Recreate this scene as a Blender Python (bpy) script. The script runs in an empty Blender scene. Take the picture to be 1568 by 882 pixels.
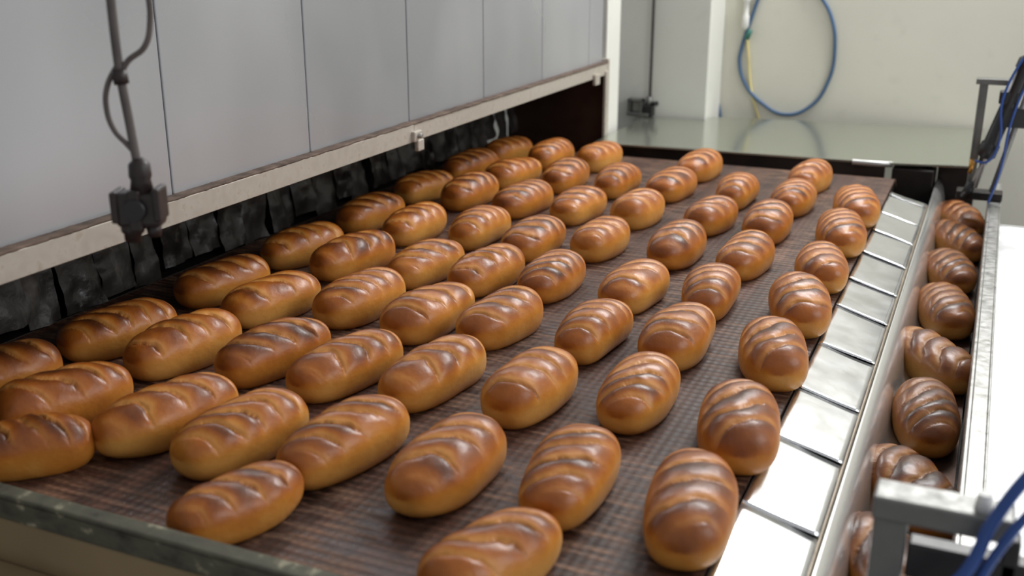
import bpy, math, random
from mathutils import Vector, Matrix, noise
random.seed(7)
ZB=.95
scene=bpy.context.scene
col=scene.collection
def srgb(r,g,b):
    def c(v):
        v/=255.
        return v/12.92 if v<=.04045 else ((v+.055)/1.055)**2.4
    return (c(r),c(g),c(b),1)
# ---------------------------------------------------------------- materials
class M:
    def __init__(s,name,base=(.5,.5,.5,1),rough=.5,metal=0,coat=0,spec=.5):
        s.m=bpy.data.materials.new(name); s.m.use_nodes=True
        s.nt=s.m.node_tree; s.b=s.nt.nodes['Principled BSDF']
        s.b.inputs['Base Color'].default_value=base
        s.b.inputs['Roughness'].default_value=rough
        s.b.inputs['Metallic'].default_value=metal
        s.b.inputs['Coat Weight'].default_value=coat
        s.b.inputs['Specular IOR Level'].default_value=spec
        s.tc=s.nt.nodes.new('ShaderNodeTexCoord')
    def n(s,t,**k):
        x=s.nt.nodes.new(t)
        for a,v in k.items(): setattr(x,a,v)
        return x
    def l(s,a,b): s.nt.links.new(a,b)
    def mapping(s,scale=(1,1,1),rot=(0,0,0),coord='Object'):
        m=s.n('ShaderNodeMapping'); m.inputs['Scale'].default_value=scale; m.inputs['Rotation'].default_value=rot
        s.l(s.tc.outputs[coord],m.inputs['Vector']); return m.outputs[0]
    def noise(s,scale=5,detail=4,vec=None,rough=.5,coord='Object'):
        x=s.n('ShaderNodeTexNoise'); x.inputs['Scale'].default_value=scale; x.inputs['Detail'].default_value=detail; x.inputs['Roughness'].default_value=rough
        s.l(vec if vec else s.tc.outputs[coord],x.inputs['Vector']); return x.outputs['Fac']
    def ramp(s,fac,stops):
        r=s.n('ShaderNodeValToRGB'); e=r.color_ramp.elements
        while len(e)<len(stops): e.new(.5)
        for i,(p,c) in enumerate(stops):
            e[i].position=p; e[i].color=c if len(c)==4 else (*c,1)
        s.l(fac,r.inputs[0]); return r.outputs[0]
    def mix(s,fac,a,b,mode='MIX'):
        x=s.n('ShaderNodeMix',data_type='RGBA',blend_type=mode)
        for i,v in ((0,fac),(6,a),(7,b)):
            if hasattr(v,'links') : s.l(v,x.inputs[i])
            elif i==0: x.inputs[0].default_value=v
            else: x.inputs[i].default_value=v
        return x.outputs[2]
    def math(s,op,a,b=0,c=None):
        x=s.n('ShaderNodeMath',operation=op)
        for i,v in enumerate((a,b,c)):
            if v is None: continue
            if hasattr(v,'links'): s.l(v,x.inputs[i])
            else: x.inputs[i].default_value=v
        return x.outputs[0]
    def color(s,o): s.l(o,s.b.inputs['Base Color'])
    def rough(s,o): s.l(o,s.b.inputs['Roughness'])
    def bump(s,h,strength=.3,dist=.002):
        b=s.n('ShaderNodeBump'); b.inputs['Strength'].default_value=strength; b.inputs['Distance'].default_value=dist
        s.l(h,b.inputs['Height']); s.l(b.outputs[0],s.b.inputs['Normal'])
def simple(name,c,rough=.5,metal=0,var=.12,scale=20,bump=.0,stretch=(1,1,1)):
    m=M(name,c,rough,metal)
    v=m.mapping(stretch)
    f=m.noise(scale,5,v)
    d=tuple(x*(1-var*2) for x in c[:3])+(1,); e=tuple(min(1,x*(1+var)) for x in c[:3])+(1,)
    m.color(m.ramp(f,[(.3,d),(.7,e)]))
    r=m.ramp(f,[(.3,(min(1,rough+.08),)*3),(.7,(max(0,rough-.06),)*3)]); m.rough(r)
    if bump: m.bump(f,bump,.002)
    return m.m

def bread_mat(name,k=1.0):
    m=M(name,rough=.4,coat=.08,spec=.42)
    m.b.inputs['Coat Roughness'].default_value=.15
    a=m.n('ShaderNodeAttribute',attribute_name='crust')
    sep=m.n('ShaderNodeSeparateColor'); m.l(a.outputs['Color'],sep.inputs[0])
    oi=m.n('ShaderNodeObjectInfo')
    tone,crease,edge=sep.outputs[0],sep.outputs[1],sep.outputs[2]
    off=m.n('ShaderNodeVectorMath',operation='ADD')
    m.l(m.tc.outputs['Object'],off.inputs[0])
    mul=m.n('ShaderNodeVectorMath',operation='SCALE'); mul.inputs[0].default_value=(3,7,5); m.l(oi.outputs['Random'],mul.inputs['Scale'])
    m.l(mul.outputs[0],off.inputs[1])
    n1=m.noise(13,5,off.outputs[0],.6); n2=m.noise(70,4,off.outputs[0],.6)
    t=m.math('ADD',tone,m.math('MULTIPLY',m.math('SUBTRACT',n1,.5),.7))
    t=m.math('ADD',t,m.math('MULTIPLY',m.math('SUBTRACT',oi.outputs['Random'],.42),.22))
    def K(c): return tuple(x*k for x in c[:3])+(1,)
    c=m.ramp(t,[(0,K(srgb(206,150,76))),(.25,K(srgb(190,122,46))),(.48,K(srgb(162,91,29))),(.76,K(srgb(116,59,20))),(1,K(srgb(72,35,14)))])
    c=m.mix(m.math('MULTIPLY',crease,.7),c,K(srgb(208,148,80)))
    c=m.mix(m.math('MULTIPLY',edge,.85),c,K(srgb(74,36,13)))
    c=m.mix(m.math('MULTIPLY',m.math('SUBTRACT',n2,.35),.3),c,K(srgb(160,96,38)))
    m.color(c)
    m.rough(m.math('ADD',m.math('MULTIPLY',n1,.34),m.math('ADD',.24,m.math('MULTIPLY',crease,.25))))
    m.bump(m.math('ADD',m.noise(110,4,off.outputs[0]),m.math('MULTIPLY',m.noise(28,3,off.outputs[0]),2)),.42,.0014)
    return m.m
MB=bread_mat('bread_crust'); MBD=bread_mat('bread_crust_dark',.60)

def belt_mat():
    m=M('belt_brown_mesh',rough=.5)
    vs=m.mapping((1,1,1))
    sp=m.n('ShaderNodeSeparateXYZ'); m.l(vs,sp.inputs[0])
    wy=m.math('SINE',m.math('MULTIPLY',sp.outputs[1],2*math.pi/.017))
    wx=m.math('SINE',m.math('MULTIPLY',sp.outputs[0],2*math.pi/.014))
    d1=m.noise(1,3,m.mapping((13,58,1)),.6)
    d2=m.noise(1,3,m.mapping((5,2.2,1)),.5)
    lanes=m.noise(1,3,m.mapping((30,1.2,1)),.5)
    dash=m.ramp(d1,[(.46,(0,0,0)),(.58,(1,1,1))])
    patch=m.ramp(d2,[(.38,(0,0,0)),(.60,(1,1,1))])
    weave=m.ramp(m.math('MULTIPLY',wx,wy),[(.0,(1,1,1)),(.4,(0,0,0))])
    base=m.ramp(lanes,[(.3,srgb(46,28,22)),(.7,srgb(94,60,46))])
    c=m.mix(m.math('MULTIPLY',m.math('MULTIPLY',dash,patch),.72),base,srgb(150,112,86))
    c=m.mix(m.math('MULTIPLY',m.ramp(wy,[(.0,(1,1,1)),(.35,(0,0,0))]),.45),c,srgb(34,20,15))
    c=m.mix(m.math('MULTIPLY',weave,.22),c,srgb(30,18,14))
    m.color(c)
    m.bump(m.math('ADD',m.math('MULTIPLY',wy,.6),m.math('MULTIPLY',wx,.2)),.4,.0016)
    m.rough(m.ramp(d1,[(.3,(.42,)*3),(.7,(.62,)*3)]))
    return m.m
MBELT=belt_mat()

def steel(name,c,rough,scale=6,stretch=(1,1,1),bump=.15,var=.15,metal=1,dirt=None,rv=1):
    m=M(name,c,rough,metal)
    f=m.noise(scale,5,m.mapping(stretch)); g=m.noise(scale*6,4)
    base=m.ramp(f,[(.3,tuple(x*(1-var) for x in c[:3])),(.7,c)])
    if dirt: base=m.mix(m.ramp(g,[(.58,(0,0,0)),(.76,(.6,.6,.6))]),base,dirt)
    m.color(base)
    m.rough(m.ramp(g,[(.3,(rough*(1-.2*rv),)*3),(.75,(min(1,rough*(1+.4*rv)),)*3)]))
    m.bump(f,bump,.004)
    return m.m
MPLATE=steel('chute_steel',srgb(232,234,236),.22,4,(1,1,1),.3,.07,.95,None,.6)
MTROUGH=steel('trough_steel',srgb(240,240,238),.22,3,(1,.3,1),.03,.05,.85,None,.2)
MRAIL=steel('rail_steel',srgb(180,180,178),.34,10,(1,.1,1),.1,.12,.85)
MTABLE=steel('table_steel',srgb(186,190,176),.17,1.6,(1,1,1),.02,.08,.85,None,.15)
MTRIM=steel('hood_trim',srgb(192,185,174),.45,9,(1,.25,1),.1,.12,.4,srgb(150,132,110))
MLIP=steel('worn_lip',srgb(150,138,122),.45,30,(1,.5,1),.2,.3,.6)
MRUST=simple('rusty_ledge',srgb(96,78,66),.85,0,.3,30,.4)
MDARK=simple('dark_sooty_metal',srgb(38,31,28),.5,.4,.35,12,.3)
MBROWN=steel('scorched_metal',srgb(84,62,52),.4,5,(1,1,1),.2,.35,.7)
MBLACK=simple('black_plastic',srgb(28,27,28),.4,0,.2,20)
MCORD=simple('grey_cord',srgb(88,80,77),.55,0,.15,20)
MPLUG=simple('dark_plug',srgb(42,30,29),.45,0,.2,20)
MBLUE=simple('blue_hose',srgb(36,72,140),.35,0,.1,10)
MBLUE2=simple('faded_blue_hose',srgb(70,100,134),.5,0,.1,10)
MYEL=simple('yellow_cord',srgb(218,204,140),.5,0,.1,10)
MGREY=steel('grey_bracket',srgb(120,120,117),.4,10,(1,1,1),.1,.15,.7)
MWHITE=simple('white_fitting',srgb(225,225,220),.5,0,.05,10)
MGREEN=simple('green_fitting',srgb(50,110,96),.5,0,.05,10)
MBRASS=steel('brass',srgb(190,140,70),.3,10)
MFLOOR=simple('concrete_floor',srgb(150,147,140),.7,0,.15,3,.2)
MOUT=steel('pale_sheet',srgb(245,246,248),.4,4,(1,1,1),.05,.03,.25)
def wallmat(name,c1,c2,rough=.6,metal=0,stretch=(1,1,1),scale=1.5,spec=.5,spot=.25,smooth=False):
    m=M(name,rough=rough,metal=metal,spec=spec)
    f=m.noise(scale,3 if smooth else 5,m.mapping(stretch)); g=m.noise(scale*9,5)
    c=m.mix(m.ramp(g,[(.60,(0,0,0)),(.80,(spot,)*3)]),m.ramp(f,[(.3,c1),(.7,c2)]),tuple(x*.7 for x in c1[:3])+(1,))
    m.color(c)
    if smooth: m.rough(m.ramp(f,[(.3,(rough*.85,)*3),(.7,(rough*1.15,)*3)])); m.bump(f,.10,.006)
    else: m.rough(m.ramp(g,[(.3,(rough*.9,)*3),(.7,(rough*1.12,)*3)])); m.bump(f,.06,.004)
    return m.m
MWB=wallmat('wall_cream_paint',srgb(208,206,192),srgb(220,218,205))
MCOL=wallmat('column_paint',srgb(206,206,198),srgb(218,218,211))
MPANEL=wallmat('oven_panel_paint',srgb(158,160,164),srgb(192,193,196),.28,.5,(1,1,.6),1.6,.5,.04,True)
MTAN=simple('tan_machine_panel',srgb(140,121,90),.6,0,.1,5)
def chipped():
    m=M('chipped_green_paint',rough=.6)
    f=m.noise(18,6,m.mapping((1,1,2)),.65)
    c=m.ramp(f,[(.34,srgb(44,38,30)),(.42,srgb(68,66,54)),(.60,srgb(86,84,68)),(.68,srgb(160,154,130))])
    m.color(c); m.bump(f,.5,.003); return m.m
MCHIP=chipped()
def curtainmat():
    m=M('sooty_curtain',rough=.32)
    f=m.noise(9,5,m.mapping((1,1,.35)),.6)
    m.color(m.ramp(f,[(.35,srgb(24,22,21)),(.62,srgb(54,50,47)),(.8,srgb(120,114,108))]))
    m.rough(m.ramp(f,[(.3,(.25,)*3),(.7,(.55,)*3)]))
    m.bump(m.noise(26,5),.7,.006); return m.m
MCURT=curtainmat()

# ---------------------------------------------------------------- mesh helpers
def mkobj(name,verts,faces,mat,parent=None,smooth=False,bevel=0,loc=(0,0,0)):
    me=bpy.data.meshes.new(name); me.from_pydata([tuple(v) for v in verts],[],faces); me.update()
    if smooth:
        for p in me.polygons: p.use_smooth=True
    me.materials.append(mat)
    o=bpy.data.objects.new(name,me); col.objects.link(o); o.location=loc
    if parent: o.parent=parent
    if bevel:
        b=o.modifiers.new('bev','BEVEL'); b.width=bevel; b.segments=2; b.limit_method='ANGLE'
    return o
BF=[(0,3,2,1),(4,5,6,7),(0,1,5,4),(1,2,6,5),(2,3,7,6),(3,0,4,7)]
def boxv(x0,x1,y0,y1,z0,z1):
    return [(x0,y0,z0),(x1,y0,z0),(x1,y1,z0),(x0,y1,z0),(x0,y0,z1),(x1,y0,z1),(x1,y1,z1),(x0,y1,z1)]
def boxes(name,lst,mat,parent=None,bevel=0):
    v=[];f=[]
    for b in lst:
        k=len(v); q=boxv(*b); v+= [(x,y,z+ZB) for x,y,z in q]; f+=[tuple(i+k for i in t) for t in BF]
    return mkobj(name,v,f,mat,parent,False,bevel)
def empty(name,loc=(0,0,0)):
    e=bpy.data.objects.new(name,None); col.objects.link(e); e.location=loc; e.empty_display_size=.05; return e
def tube(name,pts,r,mat,parent=None,res=6,cyc=False):
    cu=bpy.data.curves.new(name,'CURVE'); cu.dimensions='3D'; cu.bevel_depth=r; cu.bevel_resolution=3; cu.resolution_u=res; cu.use_fill_caps=True
    s=cu.splines.new('BEZIER'); s.bezier_points.add(len(pts)-1)
    for p,q in zip(s.bezier_points,pts):
        p.co=(q[0],q[1],q[2]+ZB); p.handle_left_type=p.handle_right_type='AUTO'
    s.use_cyclic_u=cyc
    cu.materials.append(mat)
    o=bpy.data.objects.new(name,cu); col.objects.link(o)
    if parent:o.parent=parent
    return o
def cyl(name,p0,p1,r0,r1,mat,parent=None,n=20,prof=None):
    p0=Vector(p0)+Vector((0,0,ZB)); p1=Vector(p1)+Vector((0,0,ZB)); d=p1-p0
    q=d.to_track_quat('Z','Y'); prof=prof or [(0,r0),(1,r1)]
    v=[];f=[]
    for t,r in prof:
        for i in range(n):
            a=2*math.pi*i/n; v.append(p0+d*t+q@Vector((r*math.cos(a),r*math.sin(a),0)))
    for j in range(len(prof)-1):
        for i in range(n):
            a=j*n+i;b=j*n+(i+1)%n; f.append((a,b,b+n,a+n))
    f.append(tuple(range(n-1,-1,-1))); k=(len(prof)-1)*n; f.append(tuple(range(k,k+n)))
    o=mkobj(name,v,f,mat,parent)
    for p in o.data.polygons:
        if len(p.vertices)==4:p.use_smooth=True
    return o
def grid(name,nx,ny,fn,mat,parent=None,smooth=True,solid=0):
    v=[];f=[]
    for j in range(ny+1):
        for i in range(nx+1):
            p=fn(i/nx,j/ny); v.append((p[0],p[1],p[2]+ZB))
    for j in range(ny):
        for i in range(nx):
            a=j*(nx+1)+i; f.append((a,a+1,a+nx+2,a+nx+1))
    o=mkobj(name,v,f,mat,parent,smooth)
    if solid:
        s=o.modifiers.new('s','SOLIDIFY'); s.thickness=solid; s.offset=-1
    return o

# ---------------------------------------------------------------- bread
def sm(a,b,x):
    t=max(0,min(1,(x-a)/(b-a))); return t*t*(3-2*t)
def loaf_mesh(seed):
    rnd=random.Random(seed)
    a=.117+rnd.uniform(-.006,.006); b=.0572+rnd.uniform(-.002,.002); zc=.034; ct=.046+rnd.uniform(-.003,.004)
    k=rnd.uniform(.35,.8); ns=rnd.choice([4,4,5]); spc=2*a*.86/ns; ph=rnd.uniform(.1,.9); curv=rnd.uniform(-2,7)
    taper=rnd.uniform(-.08,.08); bend=rnd.uniform(-.4,.4); amp=rnd.uniform(.9,1.2)
    NU,NV=150,92
    V=[];F=[];C=[]
    def pt(i,j):
        t=math.pi*i/NU; c=math.cos(t); x=a*math.copysign(abs(c)**.88,c); r=max(0,math.sin(t))**.62
        r*=1+taper*x/a
        phi=2*math.pi*j/NV; cy,sy=math.cos(phi),math.sin(phi)
        y=b*r*math.copysign(abs(cy)**.9,cy)
        z=ct*r*sy**.95 if sy>=0 else -.050*r*abs(sy)**.75
        n=noise.noise(Vector((x*10+seed*3,y*10,z*10+seed)))*.007
        y+=n*cy*r; z+=n*sy*r
        wob=noise.noise(Vector((x*12+seed,y*18,seed*2.)))*.34+noise.noise(Vector((x*60,y*60+seed,seed*2.)))*.10
        s=(x+k*y+curv*y*y)/spc+ph+wob
        idx=math.floor(s); p=s-idx
        rr=.85+.35*noise.noise(Vector((idx*3.7,seed*5.1,.3)))*2
        ctr=.012*noise.noise(Vector((idx*1.9,seed*2.3,7.3)))*2
        lat=1-sm(.55,1.0,abs(y+ctr)/b)*.8
        up=sm(.10,.65,sy)*(1-sm(.70,.96,abs(x+k*y*.5)/a))*lat
        # swollen pad that rounds over into a narrow cut
        prof=math.sin(math.pi*min(1,p/.96)**1.25)**.55 if p<.96 else 0
        disp=up*amp*rr*(.0062*(prof-.75)-.0024*math.exp(-((min(p,1-p))/.045)**2))
        y+=disp*cy; z+=disp*sy
        y+=bend*x*x
        z=max(z+zc,0)
        pn=noise.noise(Vector((x*45,y*45,seed+3.)))
        pl=noise.noise(Vector((x*16,y*16,seed+9.)))
        cre=up*math.exp(-((p-.03)/.045)**2)*(.85+.8*pn)
        ed=up*math.exp(-((p-.94)/.045)**2)*max(0,.6+1.3*pn)
        band=sm(-.25,.8,sy)
        tone=.08+.44*band+up*(.54*sm(.10,.65,p)*(1-.35*sm(.84,1,p))-.16)*rr*(1+pl*.9)
        pale=up*math.exp(-((p-.11)/.10)**2)*.8
        return (x,y,z),(max(0,min(1,tone)),max(0,min(1,max(cre,pale))),max(0,min(1,ed)),1)
    p,c=pt(0,0); V.append(p);C.append(c)
    for i in range(1,NU):
        for j in range(NV):
            p,c=pt(i,j);V.append(p);C.append(c)
    p,c=pt(NU,0);V.append(p);C.append(c)
    for j in range(NV):
        F.append((0,1+(j+1)%NV,1+j))
        k0=1+(NU-2)*NV; F.append((k0+j,k0+(j+1)%NV,len(V)-1))
    for i in range(NU-2):
        for j in range(NV):
            q=1+i*NV; F.append((q+j,q+(j+1)%NV,q+NV+(j+1)%NV,q+NV+j))
    me=bpy.data.meshes.new('bread_loaf_mesh'); me.from_pydata(V,[],F); me.update()
    for pl in me.polygons: pl.use_smooth=True
    at=me.color_attributes.new('crust','FLOAT_COLOR','POINT')
    for i,cc in enumerate(C): at.data[i].color=cc
    me.materials.append(MB)
    return me
LM=[loaf_mesh(s) for s in range(1,17)]
S="""118.5,96.2,-46 81,96.5,-14 46.3,98.2,-18 28,119,9 143.5,113.5,-18 125.5,111,-18 107,113,-14 93,112.5,-12 78,116.5,-9 61.2,116,-4 45,120,3 28,145,14 140,138,-18 124,137,-11 108,141,-13 93,141,-10 78,144,-6 61,145,-3 45,150,2 29,176,14 141,169,-15 125,164,-9 109,171,-7 93,170,-5 79,172,-6 61,173,-4 46,177,1 29,203,13 141,198,-13 126,196,-10 109,198,-6 94,198,-7 80,200,-2 62,201,-3 47,204,1 29,231,12 143,231,-6 127,226,-4 111,229,-2 95,226,-5 80,232,-2 62,233,-2 46,232,-2 29,260,11 145,264,-8 130,263,-8 113,261,-6 97,261,-4 81,263,-5 62,265,-7 47,263,-4 29,289,11 145,294,-12 129,291,-8 113,293,-3 97,293,-4 81,295,-4 62,294,-4 46,292,-4 144,321,-12 129,321,-2 113,324,-5 80,323,-5 46,321,-6"""
def loaf(x,y,z,ang,sc=1,dark=False):
    me=random.choice(LM)
    o=bpy.data.objects.new('bread_loaf',me); col.objects.link(o)
    o.location=(x,y,z+ZB)
    o.rotation_euler=(0,0,math.radians(ang+90+random.uniform(-2,2)))
    ls=1.03 if x>-.33 else .96
    ws=1.02 if x>-.33 else .98
    o.scale=(sc*ls*random.uniform(.97,1.03),sc*ws*random.uniform(.96,1.02),sc*random.uniform(.95,1.04))
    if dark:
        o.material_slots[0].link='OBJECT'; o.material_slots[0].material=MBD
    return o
for s in S.split():
    x,y,a=[float(v) for v in s.split(',')]
    loaf(-x/100,y/100,.0005,a,(.88 if y<97 else .93 if y<99 else 1))
TZ=-.15
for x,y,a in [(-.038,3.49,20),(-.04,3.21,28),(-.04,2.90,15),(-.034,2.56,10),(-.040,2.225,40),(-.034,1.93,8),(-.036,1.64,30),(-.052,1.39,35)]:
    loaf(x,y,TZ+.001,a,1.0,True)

# ---------------------------------------------------------------- conveyor belt
def beltf(u,v):
    y=.882+v*(3.535-.882); x=-1.61+u*(1.61-.240); z=0
    if y>3.45: z=-((y-3.45)**2)*5
    return (x,y,z)
belt=grid('conveyor_belt',4,60,beltf,MBELT,None,False,.010)
fr=empty('conveyor_frame')
boxes('side_beam',[(-1.66,-1.615,.885,3.49,-.12,.0),(-.239,-.222,.885,3.42,-.12,-.050)],MDARK,fr,.003)
boxes('bed',[(-1.60,-.242,.9,3.46,-.10,-.018)],MDARK,fr)
boxes('leg',[(x,x+.07,y,y+.07,-.95,-.10) for x in(-1.6,-.34) for y in(1.0,2.2,3.38)],MGREY,fr)
ff=empty('oven_front_rail')
boxes('rail_bar',[(-2.1,-.245,.832,.848,.014,.048),(-2.1,-.245,.832,.857,.041,.050)],MCHIP,ff,.003)
boxes('apron_panel',[(-2.1,-.245,.835,.846,-.95,.015),(-2.1,-.245,.80,.835,-.95,-.05)],MTAN,ff,.004)
boxes('edge_strip',[(-1.60,-.245,.862,.880,-.012,.004)],MBLACK,ff,.002)

# ---------------------------------------------------------------- discharge chute
ch=empty('discharge_chute')
y=.86;i=0
while y<3.28:
    L=.226 if i%3 else .20
    y1=min(y+L,3.29)
    sd=random.uniform(0,50);t1=random.uniform(-.0022,.0022);t2=random.uniform(-.0018,.0018)
    def pf(u,v,y=y,y1=y1,sd=sd,t1=t1,t2=t2):
        X=-.236+u*.103; Y=y+.001+v*(y1-y-.002)+ (u-.5)*.004
        Z=-.003-u*.031 + t1*(v-.5)*2+t2*(u-.5)*(v-.5)*4+.0016*noise.noise(Vector((X*14+sd,Y*10,sd)))
        return (X,Y,Z)
    grid('plate_%d'%(i+1),12,16,pf,MPLATE,ch,True,.0015)
    y=y1;i+=1
boxes('plate_backing',[(-.216,-.140,.86,3.29,-.052,-.042)],MDARK,ch)
grid('chute_lip',1,80,lambda u,v:(-.135+u*.006,.86+v*2.43,-.0345-.001*u+.0012*noise.noise(Vector((0,v*60,0)))),MLIP,ch,True,.002)

# ---------------------------------------------------------------- lower conveyor
lc=empty('lower_conveyor')
def tro(u,v):
    prof=[(-.128,-.038),(-.120,-.043),(-.111,-.053),(-.104,-.068),(-.099,-.090),(-.095,-.115),(-.091,-.135),(-.083,-.147),(-.072,TZ-.002),(.027,TZ-.002)]
    n=len(prof)-1; k=min(int(u*n),n-1); t=u*n-k
    return (prof[k][0]+(prof[k+1][0]-prof[k][0])*t, .86+v*(3.70-.86), prof[k][1]+(prof[k+1][1]-prof[k][1])*t)
grid('trough_sheet',18,40,tro,MTROUGH,lc,True,.002)
boxes('lower_belt',[(-.070,.026,.86,3.70,TZ-.0018,TZ)],MBROWN,lc)
boxes('guard_rail',[(.030,.036,.86,3.62,TZ-.03,-.022),(.036,.060,.86,3.62,-.030,-.022),(.060,.064,.86,3.62,-.06,-.022)],MRAIL,lc,.0015)
boxes('under_frame',[(-.09,.06,.88,3.70,-.24,-.168)],MDARK,lc,.003)
boxes('leg',[(-.06,.0,yy,yy+.06,-.95,-.235) for yy in(1.0,2.3,3.6)],MGREY,lc)
st=empty('side_table')
boxes('table_sheet',[(.068,.95,.86,3.45,-.125,-.115)],MOUT,st,.002)
boxes('table_edge',[(.068,.95,3.45,3.46,-.16,-.112),(.068,.95,.85,.86,-.16,-.112)],MRAIL,st,.002)
boxes('table_leg',[(x,x+.05,yy,yy+.05,-.95,-.125) for x in(.1,.88) for yy in(.9,2.1,3.38)],MGREY,st)

# ---------------------------------------------------------------- rear steel table
rt=empty('rear_cover_table')
def rtab(name,z0,z1,mat):
    P=[(-1.245,3.50),(-.27,3.545),(-.01,3.60),(-.01,4.34),(-1.0,4.20),(-1.0,4.10),(-1.245,4.10)]
    n=len(P); v=[(x,y,z0+ZB) for x,y in P]+[(x,y,z1+ZB) for x,y in P]
    f=[tuple(range(n-1,-1,-1)),tuple(range(n,2*n))]+[(i,(i+1)%n,n+(i+1)%n,n+i) for i in range(n)]
    return mkobj(name,v,f,mat,rt,False,.002)
rtab('table_top',.024,.032,MTABLE)
boxes('front_lip',[(-1.24,-.28,3.540,3.552,-.03,.024)],MDARK,rt,.002)
tube('edge_tube',[(-.38,3.535,.026),(-.30,3.538,.026),(-.262,3.56,.024)],.010,MRAIL,rt)
boxes('support_box',[(-.26,-.135,3.56,3.80,-.16,.012)],MDARK,rt,.004)
boxes('side_box',[(-.13,-.012,3.72,3.90,-.16,.020)],MDARK,rt,.004)
boxes('table_leg',[(-1.2,-1.15,3.7,3.75,-.95,.024),(-.18,-.14,3.9,3.95,-.95,.024),(-1.1,-1.05,4.0,4.05,-.95,.024)],MGREY,rt)

# ---------------------------------------------------------------- left oven hood + panel wall
XF=-1.256
wl=empty('wall_left')
seams=sorted([-.25]+[1.423+.419*k for k in range(-3,6)]+[3.66])
pl=[]
for a,b in zip(seams[:-1],seams[1:]):
    pl.append((XF-.05,XF-.022,a+.0018,b-.0018,.288,2.25))
boxes('panel_sheets',pl,MPANEL,wl,.0025)
boxes('panel_backing',[(XF-.09,XF-.052,-.25,3.66,.288,2.25)],MDARK,wl)
boxes('end_panel',[(XF-.09,XF-.012,3.674,3.82,-.95,2.25)],MCOL,wl,.002)
hd=empty('oven_hood')
boxes('hood_beam_far',[(XF-.004,XF,2.245,3.66,.246,.288)],MTRIM,hd,.0012)
boxes('hood_beam_near',[(XF-.004,XF+.002,-.25,2.240,.245,.287)],MTRIM,hd,.0012)
boxes('beam_return',[(XF-.05,XF-.004,-.25,3.66,.246,.251)],MDARK,hd)
def ledge(u,v):
    yy=-.25+v*3.91
    return (XF-.026+u*.028,yy,.290+.003*max(0,noise.noise(Vector((yy*25,u*3,0))))+.0012*noise.noise(Vector((yy*90,u*9,1))))
grid('dirty_ledge',5,500,ledge,MRUST,hd,True,.004)
boxes('joint_clip',[(XF,XF+.012,2.225,2.262,.246,.272),(XF+.002,XF+.014,2.238,2.268,.222,.250)],MTRIM,hd,.003)
cyl('clip_bolt',(XF+.010,2.243,.260),(XF+.022,2.243,.260),.006,.006,MRAIL,hd,6)
boxes('end_clip',[(XF,XF+.012,3.50,3.545,.225,.262)],MTRIM,hd,.003)
boxes('end_post',[(XF-.03,XF+.002,3.655,3.672,.0,.30),(XF-.004,XF+.006,3.625,3.66,.0,.26)],MTRIM,hd,.0015)
boxes('end_plate',[(-1.64,XF-.004,3.648,3.656,-.05,.262)],MBROWN,hd)
boxes('hood_roof',[(-1.75,XF-.052,-.25,3.66,.262,.275)],MDARK,hd)
boxes('hood_back',[(-1.76,-1.74,-.25,3.66,-.95,.28)],MDARK,hd)
yy=.0
cv=[];cf=[]
while yy<3.62:
    w=random.uniform(.075,.115); dx=random.uniform(-.006,.006); til=random.uniform(-.012,.012); sd=random.uniform(0,99)
    nx,nz=8,22; k=len(cv)
    for a in range(nz+1):
        for b in range(nx+1):
            u=b/nx; v=a/nz
            Y=yy+u*(w-.004)+til*v
            X=-1.605+dx+.012*noise.noise(Vector((Y*14+sd,v*3,sd)))+.009*noise.noise(Vector((Y*40,v*9,sd)))+(-.03*(1-v))
            Z=.258-v*(.245+.01*math.sin(sd))
            cv.append((X,Y,Z+ZB))
    for a in range(nz):
        for b in range(nx):
            q=k+a*(nx+1)+b; cf.append((q,q+nx+1,q+nx+2,q+1))
    yy+=w
cur=mkobj('heat_curtain',cv,cf,MCURT,hd,True)

# ---------------------------------------------------------------- room shell
boxes('floor',[(-3.2,3.2,-.6,4.5,-1.0,-.951)],MFLOOR)
boxes('wall_back',[(-3.2,3.2,4.36,4.5,-.95,2.25)],MWB)
boxes('trim_column',[(-3.0,-1.01,4.12,4.358,-.95,2.25)],MCOL,None,.003)
pp=empty('wall_pipe')
cyl('pipe',(-1.232,4.107,.03),(-1.232,4.107,2.2),.0055,.0055,MCORD,pp)
boxes('pipe_bracket',[(-1.315,-1.225,4.065,4.118,.036,.048),(-1.315,-1.304,4.075,4.118,.036,.100),(-1.315,-1.255,4.075,4.118,.090,.100),(-1.262,-1.255,4.075,4.118,.036,.100)],MGREY,pp,.002)
boxes('valve_body',[(-1.250,-1.212,4.075,4.118,.034,.078)],MBLACK,pp,.004)
cyl('pipe_clamp',(-1.232,4.10,.07),(-1.232,4.10,.11),.016,.012,MGREY,pp)
cyl('valve_knob',(-1.215,4.09,.085),(-1.195,4.08,.088),.008,.010,MBLACK,pp,12)
hl=empty('air_hose_loop')
yb=4.351
tube('hose_loop',[(-.835,yb,.72),(-.865,yb,.55),(-.905,yb,.40),(-.935,yb,.29),(-.94,yb,.23),(-.91,yb,.145),(-.84,yb,.075),(-.745,yb,.035),(-.65,yb,.072),(-.59,yb,.17),(-.575,yb,.30),(-.60,yb,.42),(-.65,yb,.50),(-.72,yb,.60),(-.76,yb,.72)],.0068,MBLUE2,hl,10)
cyl('coupling',(-.925,4.345,.36),(-.925,4.345,.49),.014,.014,MWHITE,hl,14,[(0,.008),(.1,.014),(.4,.014),(.45,.010),(.8,.010),(.85,.015),(1,.015)])
cyl('green_fitting',(-.915,4.335,.325),(-.90,4.335,.36),.011,.009,MGREEN,hl,8)
tube('hose_drop',[(-1.0,yb,2.2),(-1.035,yb,.9),(-1.035,yb,.4),(-1.03,yb,.15),(-1.0,yb,-.02),(-.97,yb,-.5),(-.95,yb,-.94)],.0055,MBLUE2,hl)
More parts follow.
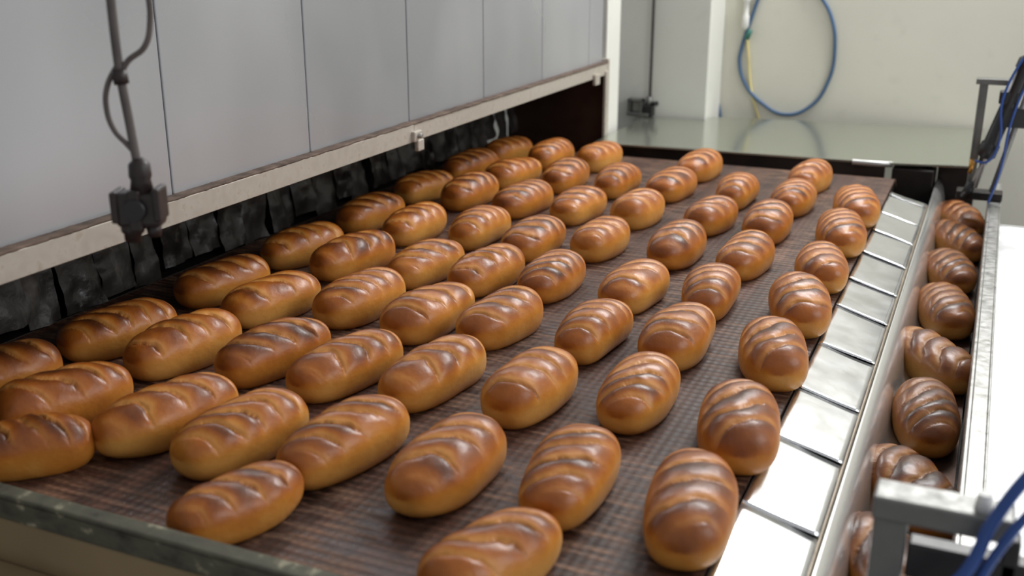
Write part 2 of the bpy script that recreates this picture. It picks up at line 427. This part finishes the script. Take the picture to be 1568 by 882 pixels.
tube('yellow_cord',[(-.93,4.353,.9),(-.925,4.353,.42),(-.905,4.353,.25),(-.885,4.353,.12),(-.84,4.353,-.02),(-.82,4.353,-.5),(-.82,4.353,-.94)],.0045,MYEL,hl)

# ---------------------------------------------------------------- pneumatic gantry (far right)
g=empty('pneumatic_gantry')
boxes('gantry_post',[(-.035,-.012,3.37,3.39,.0,.325),(-.035,-.03,3.36,3.395,.0,.325)],MGREY,g,.002)
boxes('gantry_bar',[(-.045,.10,3.36,3.40,.312,.328)],MGREY,g,.002)
boxes('gantry_foot',[(-.06,.066,3.35,3.41,-.0215,.002)],MDARK,g,.003)
cyl('cylinder_body',(.085,3.34,.40),(.0,3.34,.09),.02,.02,MBLACK,g,20,[(0,.012),(.04,.026),(.12,.026),(.13,.021),(.80,.021),(.81,.026),(.92,.026),(.95,.014),(1,.012)])
cyl('cylinder_rod',(.0,3.34,.09),(-.025,3.35,.0),.006,.006,MRAIL,g)
cyl('rod_clevis',(-.02,3.345,.03),(-.035,3.35,-.015),.014,.014,MBLACK,g,8)
cyl('guide_rod',(.055,3.33,.36),(-.01,3.33,.02),.006,.006,MRAIL,g)
cyl('guide_rod_2',(.105,3.33,.37),(.035,3.33,.01),.008,.008,MGREY,g)
boxes('valve_block',[(.03,.10,3.32,3.36,.20,.255),(.02,.07,3.32,3.36,.265,.30)],MBLACK,g,.004)
cyl('brass_fitting',(-.025,3.335,.10),(-.03,3.335,.06),.009,.006,MBRASS,g,8)
tube('blue_hose',[(.13,3.33,.50),(.07,3.32,.40),(.03,3.31,.28),(.035,3.31,.15),(.01,3.31,.10),(-.02,3.32,.10)],.0035,MBLUE,g)
tube('blue_hose_2',[(.14,3.33,.44),(.09,3.31,.34),(.06,3.31,.22),(.05,3.31,.08),(.03,3.32,-.02)],.0035,MBLUE,g)

# ---------------------------------------------------------------- near bracket + hoses
b=empty('sensor_bracket')
boxes('bracket_leg',[(-.056,-.022,1.04,1.075,TZ,.150)],MGREY,b,.003)
boxes('bracket_bar',[(-.058,.075,1.035,1.08,.150,.176)],MGREY,b,.003)
boxes('bracket_arm',[(-.02,.10,1.045,1.07,.085,.125),(.067,.084,1.045,1.07,-.115,.150)],MBLACK,b,.003)
cyl('sensor_fitting',(.045,1.05,.176),(.045,1.05,.195),.009,.007,MWHITE,b,12)
tube('blue_hose',[(.14,1.05,.30),(.09,1.04,.245),(.055,1.02,.185),(.035,1.0,.13),(.0,1.0,.085),(-.05,1.01,.03)],.0065,MBLUE,b)
tube('blue_hose_2',[(.14,1.03,.27),(.10,1.02,.225),(.065,1.01,.165),(.045,1.0,.11),(.03,1.0,.03)],.005,MBLUE,b)

# ---------------------------------------------------------------- hanging cable with plug connectors
p=empty('hanging_power_plug')
R=Vector((math.cos(math.radians(24)),math.sin(math.radians(24)),0))
def Q(dx,z,dd=0):
    return (-.958+R.x*dx-R.y*dd,1.0+R.y*dx+R.x*dd,z)
def qbox(name,lst,mat,bev):
    v=[];f=[]
    for (a,b2,z0,z1,d) in lst:
        k=len(v)
        for zz in(z0,z1):
            for (dx,dd) in((a,-d),(b2,-d),(b2,d),(a,d)):
                q=Q(dx,zz,dd); v.append((q[0],q[1],q[2]+ZB))
        f+=[tuple(i+k for i in t) for t in BF]
    return mkobj(name,v,f,mat,p,False,bev)
tube('main_cord',[Q(-.004,2.25),Q(-.004,1.2),Q(-.003,.70),Q(-.004,.62),Q(-.003,.565),Q(.002,.50),Q(.006,.45),Q(.008,.43)],.0055,MCORD,p)
tube('second_cord',[Q(.028,2.25),Q(.034,1.0),Q(.040,.67),Q(.040,.622),Q(.030,.592),Q(.008,.575),Q(-.002,.56)],.0036,MCORD,p)
tube('cord_loop',[Q(-.004,.572),Q(-.020,.545),Q(-.024,.520),Q(-.018,.493),Q(-.004,.475),Q(.004,.465)],.0034,MCORD,p)
cyl('cord_tie',Q(-.004,.566),Q(-.002,.548),.009,.009,MPLUG,p,10)
cyl('plug_neck',Q(.008,.458),Q(.008,.408),.010,.016,MPLUG,p,16,[(0,.006),(.15,.013),(.45,.014),(.55,.012),(1,.016)])
qbox('socket_body',[(-.024,.032,.372,.416,.016)],MPLUG,.006)
qbox('socket_collars',[(-.028,-.018,.378,.418,.019),(.024,.034,.380,.422,.018),(-.006,.010,.368,.420,.020)],MPLUG,.003)
cyl('socket_face',Q(.003,.396,-.014),Q(.003,.396,-.024),.015,.013,MBLACK,p,20)
cyl('lower_plug',Q(-.008,.376),Q(-.010,.352),.012,.010,MPLUG,p,16,[(0,.015),(.5,.014),(.6,.011),(1,.010)])
cyl('lower_plug_2',Q(.018,.374),Q(.018,.358),.010,.008,MPLUG,p,16)

# ---------------------------------------------------------------- lights
def area(name,loc,tgt,sx,sy,power,c=(1,1,1)):
    d=bpy.data.lights.new(name,'AREA'); d.shape='RECTANGLE'; d.size=sx; d.size_y=sy; d.energy=power; d.color=c
    o=bpy.data.objects.new(name,d); col.objects.link(o); o.location=loc
    o.rotation_euler=(Vector(tgt)-Vector(loc)).to_track_quat('-Z','Y').to_euler(); return o
area('window_light_back',(.1,4.1,3.35),(-.6,1.8,.95),1.8,.6,106,(1,1,1))
area('window_light_side',(2.9,1.8,2.9),(-.2,2.0,.9),2.6,1.6,54,(1,1,1))
w=bpy.data.worlds.new('World'); scene.world=w; w.use_nodes=True
bg=w.node_tree.nodes['Background']; bg.inputs[0].default_value=(.97,.98,1,1); bg.inputs[1].default_value=.43

# ---------------------------------------------------------------- camera
cd=bpy.data.cameras.new('camera'); cam=bpy.data.objects.new('camera',cd); col.objects.link(cam)
cam.location=(0,0,ZB+.72); cam.rotation_euler=(math.radians(90-18.3),0,math.radians(24))
cd.sensor_width=36; cd.lens=1640/1568*36; cd.clip_start=.05
cd.dof.use_dof=True; cd.dof.focus_distance=2.0; cd.dof.aperture_fstop=3.2
scene.camera=cam
scene.view_settings.view_transform='Standard'
